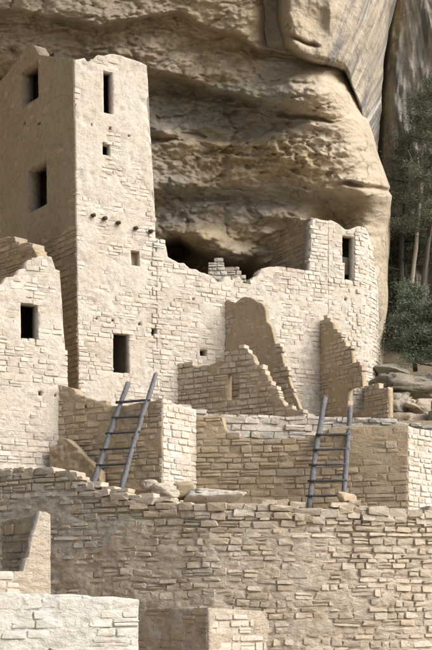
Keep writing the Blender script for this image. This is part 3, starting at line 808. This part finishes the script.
# ------------------------------------------------------------------ house on the left
W = Wall([(-60, 29.5), (-20, 30.05), (68, 31.15)],
         [(-70, 300), (-30, 290), (-4, 284), (3, 283), (6, 276), (17, 275), (19, 268), (26, 267), (27, 259), (35, 258), (38, 255), (50, 255.5), (53, 258), (54.5, 268), (59.5, 270), (61, 286), (61.5, 302), (63, 325), (65, 345), (67, 372), (69, 400)],
         3.9, thick=.38)
def cov_l(S, Z): return -.002 + .022 * sstep((fbm(S * 1.7, Z * 1.7, 3.5, 25, 4) - .0) / .2)
lh_loc = base_of(W)
lhouse = thing("left_house", lh_loc, "pale coursed stone house with one square window and broken stepped corner", "house")
build_wall("front_wall", W, None, None, M_MORTAR, M_STONE, [(20.5, 303.5, 37.5, 341), (38, 391, 42, 395), (54, 394, 56.5, 397)], limit=220, parent=lhouse, loc=lh_loc,
           core_kw=dict(cover=cov_l, seed=13, rough=.016, res=.055), deep=1.2,
           stone_kw=dict(gap=.009, cover=cov_l, seed=131, h=(.12, .19), l=(.18, .40), prot=(-.002, .016)))
W = Wall([(-30, 34.2), (40, 31.9)], [(-34, 236), (0, 238), (8, 235), (15, 238), (17, 243), (28, 241), (31, 243), (36, 252), (39, 262), (41, 268)], 6.5, thick=.36)
build_wall("rear_wall", W, None, None, M_MORTAR_B, M_STONE_B, limit=40, parent=lhouse, loc=lh_loc, core_kw=dict(seed=14),
           stone_kw=dict(seed=141, prot=(.004, .03), through=True, pymax=310, h=(.13, .2)))

# ------------------------------------------------------------------ pier, court wall, parapet between the terraces
loc = tuple(P(162, 500, 29.6).to_2d()) + (3.8,)
pier = thing("court_pier", loc, "square masonry pier with shaded left side and bright right side behind a ladder", "pier")
W = Wall([(57, 31.05), (162.5, 29.6)], [(56, 385), (62, 384), (74, 387), (77, 393), (86, 396), (96, 399), (104, 402), (112, 405), (128, 404), (140, 401), (152, 400), (163, 398.5)], 3.8, thick=.36)
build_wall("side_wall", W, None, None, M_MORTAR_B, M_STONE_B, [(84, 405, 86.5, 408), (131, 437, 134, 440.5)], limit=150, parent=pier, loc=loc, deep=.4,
           core_kw=dict(seed=15, cover=noise_cover(-.004, .02, 1.5, 26), rough=.018), stone_kw=dict(seed=151, cover=noise_cover(-.004, .02, 1.5, 26), h=(.12, .19), l=(.2, .44), prot=(.0, .022), s1=W.len - .0))
W_PIER = W
W = Wall([(162.5, 29.6), (196.5, 30.75)], [(161, 398.5), (168, 400), (176, 403), (188, 406), (198, 409)], 3.8, thick=.36)
build_wall("front_wall", W, None, None, M_MORTAR, M_STONE, limit=140, parent=pier, loc=loc,
           core_kw=dict(seed=16, rough=.014), stone_kw=dict(seed=161, h=(.12, .18), l=(.18, .38), prot=(.0, .026), gap=.02))

loc = tuple(P(300, 500, 30.0).to_2d()) + (3.4,)
court = thing("court_wall", loc, "broad tan courtyard wall of flat stones behind the ladder with square end", "wall")
W = Wall([(195.5, 30.75), (408, 29.5)], [(194, 417), (200, 416), (222, 415), (223.5, 426), (228, 431), (244, 436), (262, 439), (290, 437), (306, 436), (320, 433), (326, 428), (345, 425), (370, 424), (386, 425), (398, 423), (409, 424)], 3.4, thick=.4)
def cov_m(S, Z):
    s0, z0 = W_C.sz(372, 446); m = np.exp(-((S - s0) / .95) ** 4 - ((Z - z0) / .48) ** 4)
    return -.006 + .012 * sstep((fbm(S * 1.6, Z * 1.6, 3.5, 27, 4) - .06) / .2) + .03 * m
W_C = W
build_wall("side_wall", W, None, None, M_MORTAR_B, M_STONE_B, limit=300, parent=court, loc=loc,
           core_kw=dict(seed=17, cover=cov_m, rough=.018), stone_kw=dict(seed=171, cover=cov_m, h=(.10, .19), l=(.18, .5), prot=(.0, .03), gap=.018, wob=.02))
W = Wall([(408, 29.5), (418, 29.85), (490, 32.2)], [(407, 424), (415, 427), (425, 429), (440, 430), (500, 436)], 3.4, thick=.4)
build_wall("front_wall", W, None, None, M_MORTAR, M_STONE, limit=120, parent=court, loc=loc,
           core_kw=dict(seed=18, rough=.014), stone_kw=dict(seed=181, h=(.10, .17), l=(.15, .36), prot=(.0, .03), gap=.018))

W = Wall([(176, 31.3), (225, 31.55), (330, 31.9), (420, 31.7), (480, 31.6)], [(170, 400), (190, 407), (204, 410), (216, 414), (235, 415), (262, 414), (290, 416), (318, 415), (345, 418), (390, 418), (408, 421), (440, 426), (500, 430)], 3.9, thick=.4)
build_wall("terrace_parapet", W, "rough bright stone parapet edging the upper terrace above the courtyard wall", "wall", M_MORTAR, M_STONE, limit=220, kind=1,
           core_kw=dict(seed=19, rough=.03, margin=.06), extra=W.coping(5, l=(.2, .5), h=(.07, .13), depth=.35, lift=-.09),
           stone_kw=dict(seed=191, h=(.12, .2), l=(.2, .5), prot=(.0, .07), wob=.05, rot=.05, pymax=470))
terrace("terrace", lambda x, y: CZ + .1425 * y, [(px, Y + .25) for px, Y in ((176, 31.3), (225, 31.55), (330, 31.9), (420, 31.7), (480, 31.6))], [(60, 33.2), (60, 38.5), (480, 42)][::1], 3.9)

# ------------------------------------------------------------------ big curved retaining wall
W = Wall(BIG, [(-90, 470), (0, 469), (20, 467), (48, 466), (66, 468), (76, 472), (84, 481), (100, 488), (118, 491), (135, 493), (155, 500), (175, 501), (200, 502), (240, 501), (280, 503), (318, 508), (330, 509), (338, 506), (352, 503), (372, 506), (400, 508), (432, 509), (520, 512)],
         0.0, thick=.5)
sC = W.sz(150, 520)[0]; sR = W.sz(330, 520)[0]
def cov_b(S, Z):
    top = np.interp(S, W_B.ts, W_B.tz) - Z
    low = sstep((top - .42) / .3)
    m = sstep((fbm(S * 1.5, Z * 1.9, 1.5, 29, 4) + .03 - .15 * sstep((S - sR) / 1.5)) / .22)
    return -.045 + low * (.034 + .030 * m) - .014 * sstep((S - sR) / 1.0) * low + .02 * low * fbm(S * 1.6, Z * 5.5, 4.4, 30, 4)
W_B = W
ex = W.coping(8, l=(.26, .6), h=(.13, .19), depth=.45, lift=-.17, s0=W.sz(66, 480)[0], gapp=.02, out=.03)
ex += W.coping(28, l=(.2, .5), h=(.12, .17), depth=.4, lift=-.31, s0=W.sz(76, 480)[0], gapp=.12, out=.02)
ex += W.coping(9, l=(.18, .42), h=(.09, .14), depth=.4, lift=-.02, s0=W.sz(75, 480)[0], s1=W.sz(190, 500)[0], gapp=.45, out=-.02)
ex += W.coping(10, l=(.18, .42), h=(.09, .14), depth=.38, lift=-.02, s0=W.sz(262, 500)[0], gapp=.45, out=-.02)
ex += W.coping(11, l=(.4, .8), h=(.13, .18), depth=.5, lift=-.17, s0=W.sz(-30, 480)[0], s1=W.sz(64, 500)[0], gapp=.0, out=.02)
build_wall("retaining_wall", W, "big curved rubble retaining wall with heavy mud mortar and loose capstones", "wall", M_RUBBLE, M_STONE_M, limit=300, kind=1,
           core_kw=dict(seed=21, cover=cov_b, rough=.04, rec=.0, res=.05, margin=.1),
           extra=ex, stone_kw=dict(seed=211, cover=cov_b, h=(.10, .19), l=(.16, .46), prot=(-.012, .026), wob=.06, rot=.06, gap=.026, depth=.3, pymax=668))

# ------------------------------------------------------------------ foreground walls
loc = tuple(P(30, 500, 25.3).to_2d()) + (0.0,)
room = thing("room_corner", loc, "pale narrow wall end with dark stepped doorway beside the big curved wall", "wall")
W = Wall([(-60, 24.4), (50, 25.75)], [(-70, 571), (0, 572), (24, 572.5), (25.5, 557), (29.5, 556), (30.2, 539), (33.8, 538), (34.4, 524), (37, 523), (37.8, 511), (40, 510), (41.5, 511.5), (46, 511), (47.5, 513), (50, 514)], 0.0, thick=.22)
build_wall("front_wall", W, None, None, M_RUBBLE, M_STONE, limit=80, parent=room, loc=loc,
           core_kw=dict(seed=22, rough=.014, cover=noise_cover(.0, .03, 2, 33, -.25), margin=.01), stone_kw=dict(seed=221, cover=noise_cover(.0, .03, 2, 33, -.25), prot=(.0, .02), pymax=625))
W = Wall([(2, 26.95), (36, 25.78)], [(-2, 520), (6, 519), (14, 517), (28, 515), (37, 514)], 0.0, thick=.3)
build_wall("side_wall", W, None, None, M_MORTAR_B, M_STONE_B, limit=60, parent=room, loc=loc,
           core_kw=dict(seed=23, rough=.03), stone_kw=dict(seed=231, prot=(.0, .07), h=(.14, .24), l=(.3, .6), pymax=625))

W = Wall([(-60, 20.5), (138.5, 21.75)], [(-70, 590), (0, 591), (18, 591.5), (21, 593), (33, 592), (48, 592.5), (52, 594), (70, 593), (88, 594.5), (93, 596), (112, 595.5), (124, 597), (138.5, 598)], 0.0, thick=.45)
cov_w = noise_cover(-.004, .026, 1.9, 34, .05)
build_wall("low_wall", W, "low whitish plastered wall with flat top in front of the room corner", "wall", M_WHITE, M_WHITE_S, limit=150, kind=1,
           core_kw=dict(seed=24, cover=cov_w, rough=.035, rec=.0, res=.045, margin=.012),
           stone_kw=dict(seed=241, cover=cov_w, h=(.14, .24), l=(.25, .5), prot=(.0, .03), gap=.02, wob=.03, pymax=690))

loc = tuple(P(207, 500, 26.0).to_2d()) + (0.0,)
bench = thing("wall_buttress", loc, "low square buttress with dark left side at foot of the big curved wall", "buttress")
W = Wall([(138, 27.25), (207.5, 26.0)], [(134, 610), (150, 608), (180, 607.5), (208, 607)], 0.0, thick=.12)
cb = noise_cover(.0, .03, 1.8, 36, -.1)
build_wall("side_wall", W, None, None, M_RUBBLE, M_STONE_B, limit=60, parent=bench, loc=loc,
           core_kw=dict(seed=25, rough=.03, cover=cb, margin=.01), stone_kw=dict(seed=251, cover=cb, prot=(.0, .03), pymax=690, depth=.1))
W = Wall([(207.5, 26.0), (268, 26.98)], [(206, 607), (220, 607.5), (240, 609), (258, 610), (270, 611)], 0.0, thick=.12)
cb2 = noise_cover(.0, .035, 1.9, 37, .0)
build_wall("front_wall", W, None, None, M_RUBBLE, M_STONE, limit=60, parent=bench, loc=loc,
           core_kw=dict(seed=26, rough=.035, margin=.01, cover=cb2), stone_kw=dict(seed=261, prot=(-.005, .03), cover=cb2, h=(.13, .22), l=(.2, .45), pymax=690, gap=.022, depth=.1))
solid("fill", [tuple(P(207.2, 500, 26.15).to_2d()), tuple(P(256, 500, 26.95).to_2d()), tuple(P(150, 500, 27.3).to_2d())], 0.0, CZ - .3, M_RUBBLE, bench, loc)

# ------------------------------------------------------------------ ladders
def tube(pts, rads, N=10, seed=0):
    V, Fc = [], []; rr = random.Random(seed)
    ax = (Vector(pts[-1]) - Vector(pts[0])).normalized(); u = ax.cross(Vector((0, 1, .3))).normalized(); w = ax.cross(u)
    n = len(pts)
    for k, (p, r0) in enumerate(zip(pts, rads)):
        for i in range(N):
            a = 2 * math.pi * i / N; q = r0 * (1 + .08 * math.sin(2 * a + seed) + rr.uniform(-.04, .04))
            V.append(tuple(Vector(p) + u * q * math.cos(a) + w * q * math.sin(a)))
    for k in range(n - 1):
        for i in range(N): j = (i + 1) % N; Fc.append((k * N + i, k * N + j, (k + 1) * N + j, (k + 1) * N + i))
    Fc.append(tuple(range(N))[::-1]); Fc.append(tuple((n - 1) * N + i for i in range(N)))
    return V, Fc
def pole(name, a, b, r0, r1, parent, loc, mat, seed, bow=.05, seg=9, round_tip=False):
    a, b = Vector(a), Vector(b); pts, rad = [], []; rr = random.Random(seed)
    off = Vector((rr.uniform(-bow, bow), rr.uniform(-bow, bow), 0))
    for k in range(seg + 1):
        t = k / seg; pts.append(a.lerp(b, t) + off * math.sin(math.pi * t) + Vector((rr.uniform(-1, 1), rr.uniform(-1, 1), 0)) * .009); rad.append((r0 + (r1 - r0) * t) * rr.uniform(.88, 1.10))
    if round_tip:
        d = (b - a).normalized(); pts.append(b + d * r1 * .45); rad.append(r1 * .6)
    V, Fc = tube(pts, rad, seed=seed)
    return link(name, new_mesh(name, at_loc(V, loc), Fc, mat), parent)
def ladder(label, rails, rungs, seed):
    (la, lb), (ra, rb) = rails
    base = (la + ra) / 2; loc = (base.x, base.y, min(la.z, ra.z))
    t = thing("ladder", loc, label, "ladder")
    pole("rail", la, lb, .066, .058, t, loc, M_WOOD, seed, round_tip=True); pole("rail", ra, rb, .068, .06, t, loc, M_WOOD, seed + 1, round_tip=True)
    def on(a, b, py):      # point on rail at picture height
        lo, hi = 0.0, 1.0
        for _ in range(40):
            m = (lo + hi) / 2; p = a.lerp(b, m)
            if HY - (p.z - CZ) / p.y * F > py: lo = m
            else: hi = m
        return a.lerp(b, lo)
    for k, (ya, yb) in enumerate(rungs):
        p, q = on(la, lb, ya), on(ra, rb, yb); d = (q - p); rr = random.Random(seed * 9 + k)
        out = Vector((0, -.055, 0)) + Vector((-.02, 0, 0))
        pole("rung", p - d * rr.uniform(.10, .2) + out, q + d * rr.uniform(.05, .12) + out, .031, .028, t, loc, M_RUNG, seed * 5 + k, bow=.012, seg=5)
ladder("grey pole ladder with five rungs leaning on the shaded side of the pier",
       ((P(89.5, 497, 29.05), P(128, 383, 30.4)), (P(119, 497, 28.65), P(156, 374, 29.95))), [(402.5, 400.5), (418, 416.5), (433.5, 432), (449.5, 448), (465.5, 464)], 3)
ladder("grey pole ladder with five rungs leaning on the broad courtyard wall",
       ((P(309.2, 509, 29.15), P(325, 397.5, 30.35)), (P(342.6, 511, 28.95), P(350.5, 407.5, 30.15))), [(435, 434.5), (450, 449), (465, 464.5), (481, 480.5), (496, 495.5)], 8)

# ------------------------------------------------------------------ loose rocks and boulders
def boulder(name, c, size, seed, label, mat, cat="boulder", group=None, sub=4, rotz=0.0, flat=.0, facet=.35):
    import bmesh
    bm = bmesh.new(); bmesh.ops.create_icosphere(bm, subdivisions=sub, radius=1.0)
    V = np.array([v.co[:] for v in bm.verts]); rr = np.random.RandomState(seed)
    V = np.sign(V) * np.abs(V) ** .6
    th = rr.uniform(0, 3); R_ = np.array(Matrix.Rotation(th, 3, 'Z') @ Matrix.Rotation(rr.uniform(-.35, .35), 3, 'X') @ Matrix.Rotation(rr.uniform(-.3, .3), 3, 'Y')); V = V @ R_.T
    for _ in range(9):               # knock flats off it
        n = rr.normal(size=3); n /= np.linalg.norm(n); d = rr.uniform(.55, .95)
        k = V @ n; V = V - np.clip(k - d, 0, None)[:, None] * n * min(1, facet * 2.8)
    nr = V / np.linalg.norm(V, axis=1)[:, None]
    V += nr * (.16 * fbm(V[:, 0] * 1.8, V[:, 1] * 1.8, V[:, 2] * 3.2 + seed, seed, 5) - .22 * np.clip(1 - np.abs(fbm(V[:, 0] * 1.1, V[:, 1] * 1.1, V[:, 2] * 2.2 + seed, seed + 5, 3)) * 7, 0, 1))[:, None]
    V *= (1 / np.abs(V).max(0))[None, :]
    V = V * np.array(size); ca, sa = math.cos(rotz), math.sin(rotz)
    V = np.stack([V[:, 0] * ca - V[:, 1] * sa, V[:, 0] * sa + V[:, 1] * ca, V[:, 2]], -1)
    zmin = V[:, 2].min()
    Fc = [[v.index for v in f.verts] for f in bm.faces]; bm.free()
    V[:, 2] -= zmin
    o = link(name, new_mesh(name, V, Fc, mat), None, (c[0], c[1], c[2] + zmin)); return tag(o, label, cat, group)
boulder("flat_boulder", P(217, 498, 28.3), (.78, .5, .24), 3, "smooth pale flat boulder lying behind the capstones below the pier", M_MORTAR, rotz=-.1, facet=.3)
boulder("fallen_rock", P(184, 491, 28.6), (.34, .3, .24), 6, "wedge shaped tan rock beside the pale flat boulder", M_STONE_B, sub=3, rotz=.5, facet=.4)
boulder("fallen_rock", P(165, 491, 28.2), (.34, .28, .2), 9, "pale block of rubble at the foot of the bright pier side", M_RUBBLE, sub=3, facet=.4)
boulder("fallen_rock", P(150, 486, 28.3), (.22, .2, .16), 19, "small pale rubble block near the foot of the ladder on the pier", M_RUBBLE, sub=3, facet=.4)
W = Wall([(50, 30.7), (100, 29.95)], [(48, 452), (54, 446), (60, 439), (64, 438), (70, 443), (78, 451), (86, 459), (96, 468), (102, 474)], 3.8, thick=.22)
build_wall("mud_buttress", W, "sloping tan mud buttress in the corner left of the pier ladder", "buttress", M_MORTAR_B, None, core_kw=dict(seed=44, rough=.09, res=.04, margin=.0, jag=.06))
boulder("fallen_rock", P(345, 499, 27.5), (.26, .22, .2), 15, "squarish tan block on the big wall at the foot of the courtyard ladder", M_STONE_B, sub=3, facet=.4)

BL = [((408, 387, 37.0), (1.15, .9, .40), 21, "largest grey boulder with flat overhanging top under the pine trees"),
      ((396, 404, 36.2), (.6, .6, .42), 22, "brown grey boulder wedged under the largest boulder beside the stepped ruined wall"),
      ((424, 408, 36.0), (.75, .6, .5), 23, "cracked tan boulder at the foot of the shrub slope"),
      ((392, 372, 38.2), (.6, .6, .3), 24, "dark low boulder just behind the corner house"),
      ((428, 385, 38.0), (.8, .7, .5), 25, "shadowed boulder beside the largest boulder below the blue green pine"),
      ((408, 424, 35.2), (.7, .5, .34), 26, "tan slab at the base of the boulder pile above the parapet"),
      ((444, 420, 35.0), (.9, .6, .5), 27, "rounded boulder at the outer end of the boulder pile"),
      ((402, 199, 46.0), (.95, .6, .42), 28, "pale angular block lodged in the crevice beside the tall cliff")]
for (px, py, Y), sz, sd_, lab in BL: boulder("boulder", P(px, py, Y), sz, sd_, lab, M_BOULDER if sd_ not in (23, 26, 28) else M_ROCK)

# ------------------------------------------------------------------ trees and shrubs
def needle_cloud(centres, rng, per, spread, ln, wd):
    if len(centres) == 0: centres = [(0, 0, 0)]
    """many needle sprays: thin pointed quads fanned round clump centres"""
    c = np.repeat(np.array(centres), per, 0); n = len(c)
    d = rng.normal(size=(n, 3)); d[:, 2] = np.abs(d[:, 2]) * .8 + .1 * d[:, 2]; d /= np.linalg.norm(d, axis=1)[:, None]
    p = c + rng.normal(size=(n, 3)) * np.array(spread)
    L = ln * rng.uniform(.6, 1.3, n)[:, None]
    s = np.cross(d, rng.normal(size=(n, 3))); s /= np.linalg.norm(s, axis=1)[:, None]; s *= wd * rng.uniform(.7, 1.4, n)[:, None]
    V = np.stack([p - s * .5, p + d * L * .55 - s, p + d * L, p + d * L * .55 + s], 1).reshape(-1, 3)
    Fc = np.arange(n * 4).reshape(n, 4)
    return V, Fc
def np_mesh(name, V, Fc, mat):
    me = bpy.data.meshes.new(name); k = Fc.shape[1]
    me.vertices.add(len(V)); me.vertices.foreach_set('co', np.asarray(V).ravel())
    me.loops.add(Fc.size); me.loops.foreach_set('vertex_index', Fc.ravel().astype(np.int32))
    me.polygons.add(len(Fc)); me.polygons.foreach_set('loop_start', np.arange(0, Fc.size, k, dtype=np.int32))
    me.update(calc_edges=True); me.validate(); me.materials.append(mat); return me
def pine(name, base, h, crown_r, seed, label, z0=.25, nb=26, mat=M_NEEDLE, lean=(0, 0), bark=M_BARK, per=70, trunk_r=.11, tufts=8):
    rng = np.random.RandomState(seed); rr = random.Random(seed)
    t = thing(name, base, label, "tree", "pine trees by the cliff")
    pts, rad = [], []
    for k in range(10):
        q = k / 9; pts.append(Vector((lean[0] * q + .12 * math.sin(q * 5 + seed), lean[1] * q + .1 * math.cos(q * 4 + seed) - .1, h * q))); rad.append(trunk_r * (1 - .8 * q) + .012)
    V, Fc = tube(pts, rad, 8, seed); tr = link("trunk", new_mesh("trunk", V, Fc, bark), t)
    cen = []; BV, BF = [], []
    for b in range(nb):
        q = z0 + (1 - z0) * (b + rr.random()) / nb; i = min(8, int(q * 9)); p = pts[i].lerp(pts[i + 1], q * 9 - i)
        a = rr.uniform(0, 2 * math.pi); R = crown_r * (1.05 - .75 * ((q - z0) / (1 - z0)) ** 1.3) * rr.uniform(.55, 1.1)
        e = p + Vector((math.cos(a) * R, math.sin(a) * R, R * rr.uniform(-.05, .45)))
        m = p.lerp(e, .5) + Vector((0, 0, -.06 * R))
        V, Fc = tube([p, m, e], [.03, .02, .008], 5, b); o = len(BV); BV += V; BF += [tuple(x + o for x in f) for f in Fc]
        for k in range(tufts):
            u = rr.uniform(.45, 1.05); c = (m.lerp(e, (u - .5) * 2) if u > .5 else p.lerp(m, u * 2)) + Vector((rr.gauss(0, 1), rr.gauss(0, 1), rr.gauss(.3, .7))) * R * .16
            cen.append(c[:])
    tag(link("branches", new_mesh("branches", BV, BF, bark), t), kind="stuff")
    V, Fc = needle_cloud(cen, rng, int(per * 1.3), (.15, .15, .075), .12, .0085)
    link("crown", np_mesh("crown", V, Fc, mat), t)
    return t
pine("pine_tree", tuple(P(403, 330, 43.5)), 6.6, 1.35, 3, "dark pine with slender dark trunk close to the cliff crevice", z0=.3, nb=22, lean=(.1, 0), tufts=6, per=60)
pine("pine_tree", tuple(P(420, 345, 41.5)), 8.6, 1.6, 5, "tallest full green pine in front of the streaked cliff", z0=.40, nb=34, lean=(.5, 0), mat=M_NEEDLE, per=78, tufts=7)
pine("pine_tree", tuple(P(411, 372, 39.2)), 2.6, .95, 8, "short bushy blue green pine above the largest boulder", z0=.12, nb=24, mat=M_NEEDLE_B, per=80, trunk_r=.06, tufts=6)
pine("pine_tree", tuple(P(437, 378, 38.6)), 2.2, .9, 11, "small spreading pine low beside the boulder pile", z0=.15, nb=26, mat=M_NEEDLE_B, per=90, trunk_r=.06)
pine("pine_tree", tuple(P(396, 345, 44.5)), 3.6, .9, 14, "dusky young pine behind the cliff corner", z0=.1, nb=26, mat=M_SHRUB, per=80, trunk_r=.06)
pine("pine_tree", tuple(P(446, 300, 43)), 7.5, 1.5, 17, "shaggy pine at the outer edge of the streaked cliff", z0=.25, nb=40, mat=M_NEEDLE, per=80)
# bare pale snag
sb = P(410, 300, 42.5); sn = thing("dead_snag", tuple(sb), "bare pale dead trunk standing among the pines", "tree")
pole("trunk", sb, sb + Vector((.45, 0, 5.9)), .07, .035, sn, tuple(sb), M_BARK_P, 77, bow=.12, seg=10)
pole("limb", sb + Vector((.3, 0, 3.8)), sb + Vector((-.1, -.2, 5.0)), .03, .012, sn, tuple(sb), M_BARK_P, 78, bow=.05)
def shrub(c, r, seed, label):
    rng = np.random.RandomState(seed); n = 34
    d = rng.normal(size=(n, 3)); d /= np.linalg.norm(d, axis=1)[:, None]; d[:, 2] = np.abs(d[:, 2])
    cen = d * r * rng.uniform(.45, 1, n)[:, None]
    V, Fc = needle_cloud(cen, rng, 90, (r * .17,) * 3, .11, .016)
    t = thing("shrub", tuple(c), label, "shrub", "shrubs on the slope")
    link("foliage", np_mesh("foliage", V, Fc, M_SHRUB), t)
    BV, BF = [], []
    for k in range(7):
        e = Vector(cen[k]); Vv, Ff = tube([Vector((0, 0, -.1)), e * .5, e], [.02, .014, .006], 5, k); o = len(BV); BV += Vv; BF += [tuple(x + o for x in f) for f in Ff]
    link("stems", new_mesh("stems", BV, BF, M_BARK), t)
for i, (px, py, Y, r, lab) in enumerate([(394, 300, 44, .8, "dark shrub tucked behind the cliff corner"), (425, 255, 44.5, 1.0, "wide dark shrub between the pine trunks"),
                                         (398, 345, 41, .7, "low dusky shrub beside the corner house"), (425, 318, 42.5, .8, "dusky shrub behind the short blue green pine"),
                                         (396, 255, 45.5, .8, "dark shrub below the pale angular block")]):
    shrub(P(px, py, Y), r, 40 + i, lab)
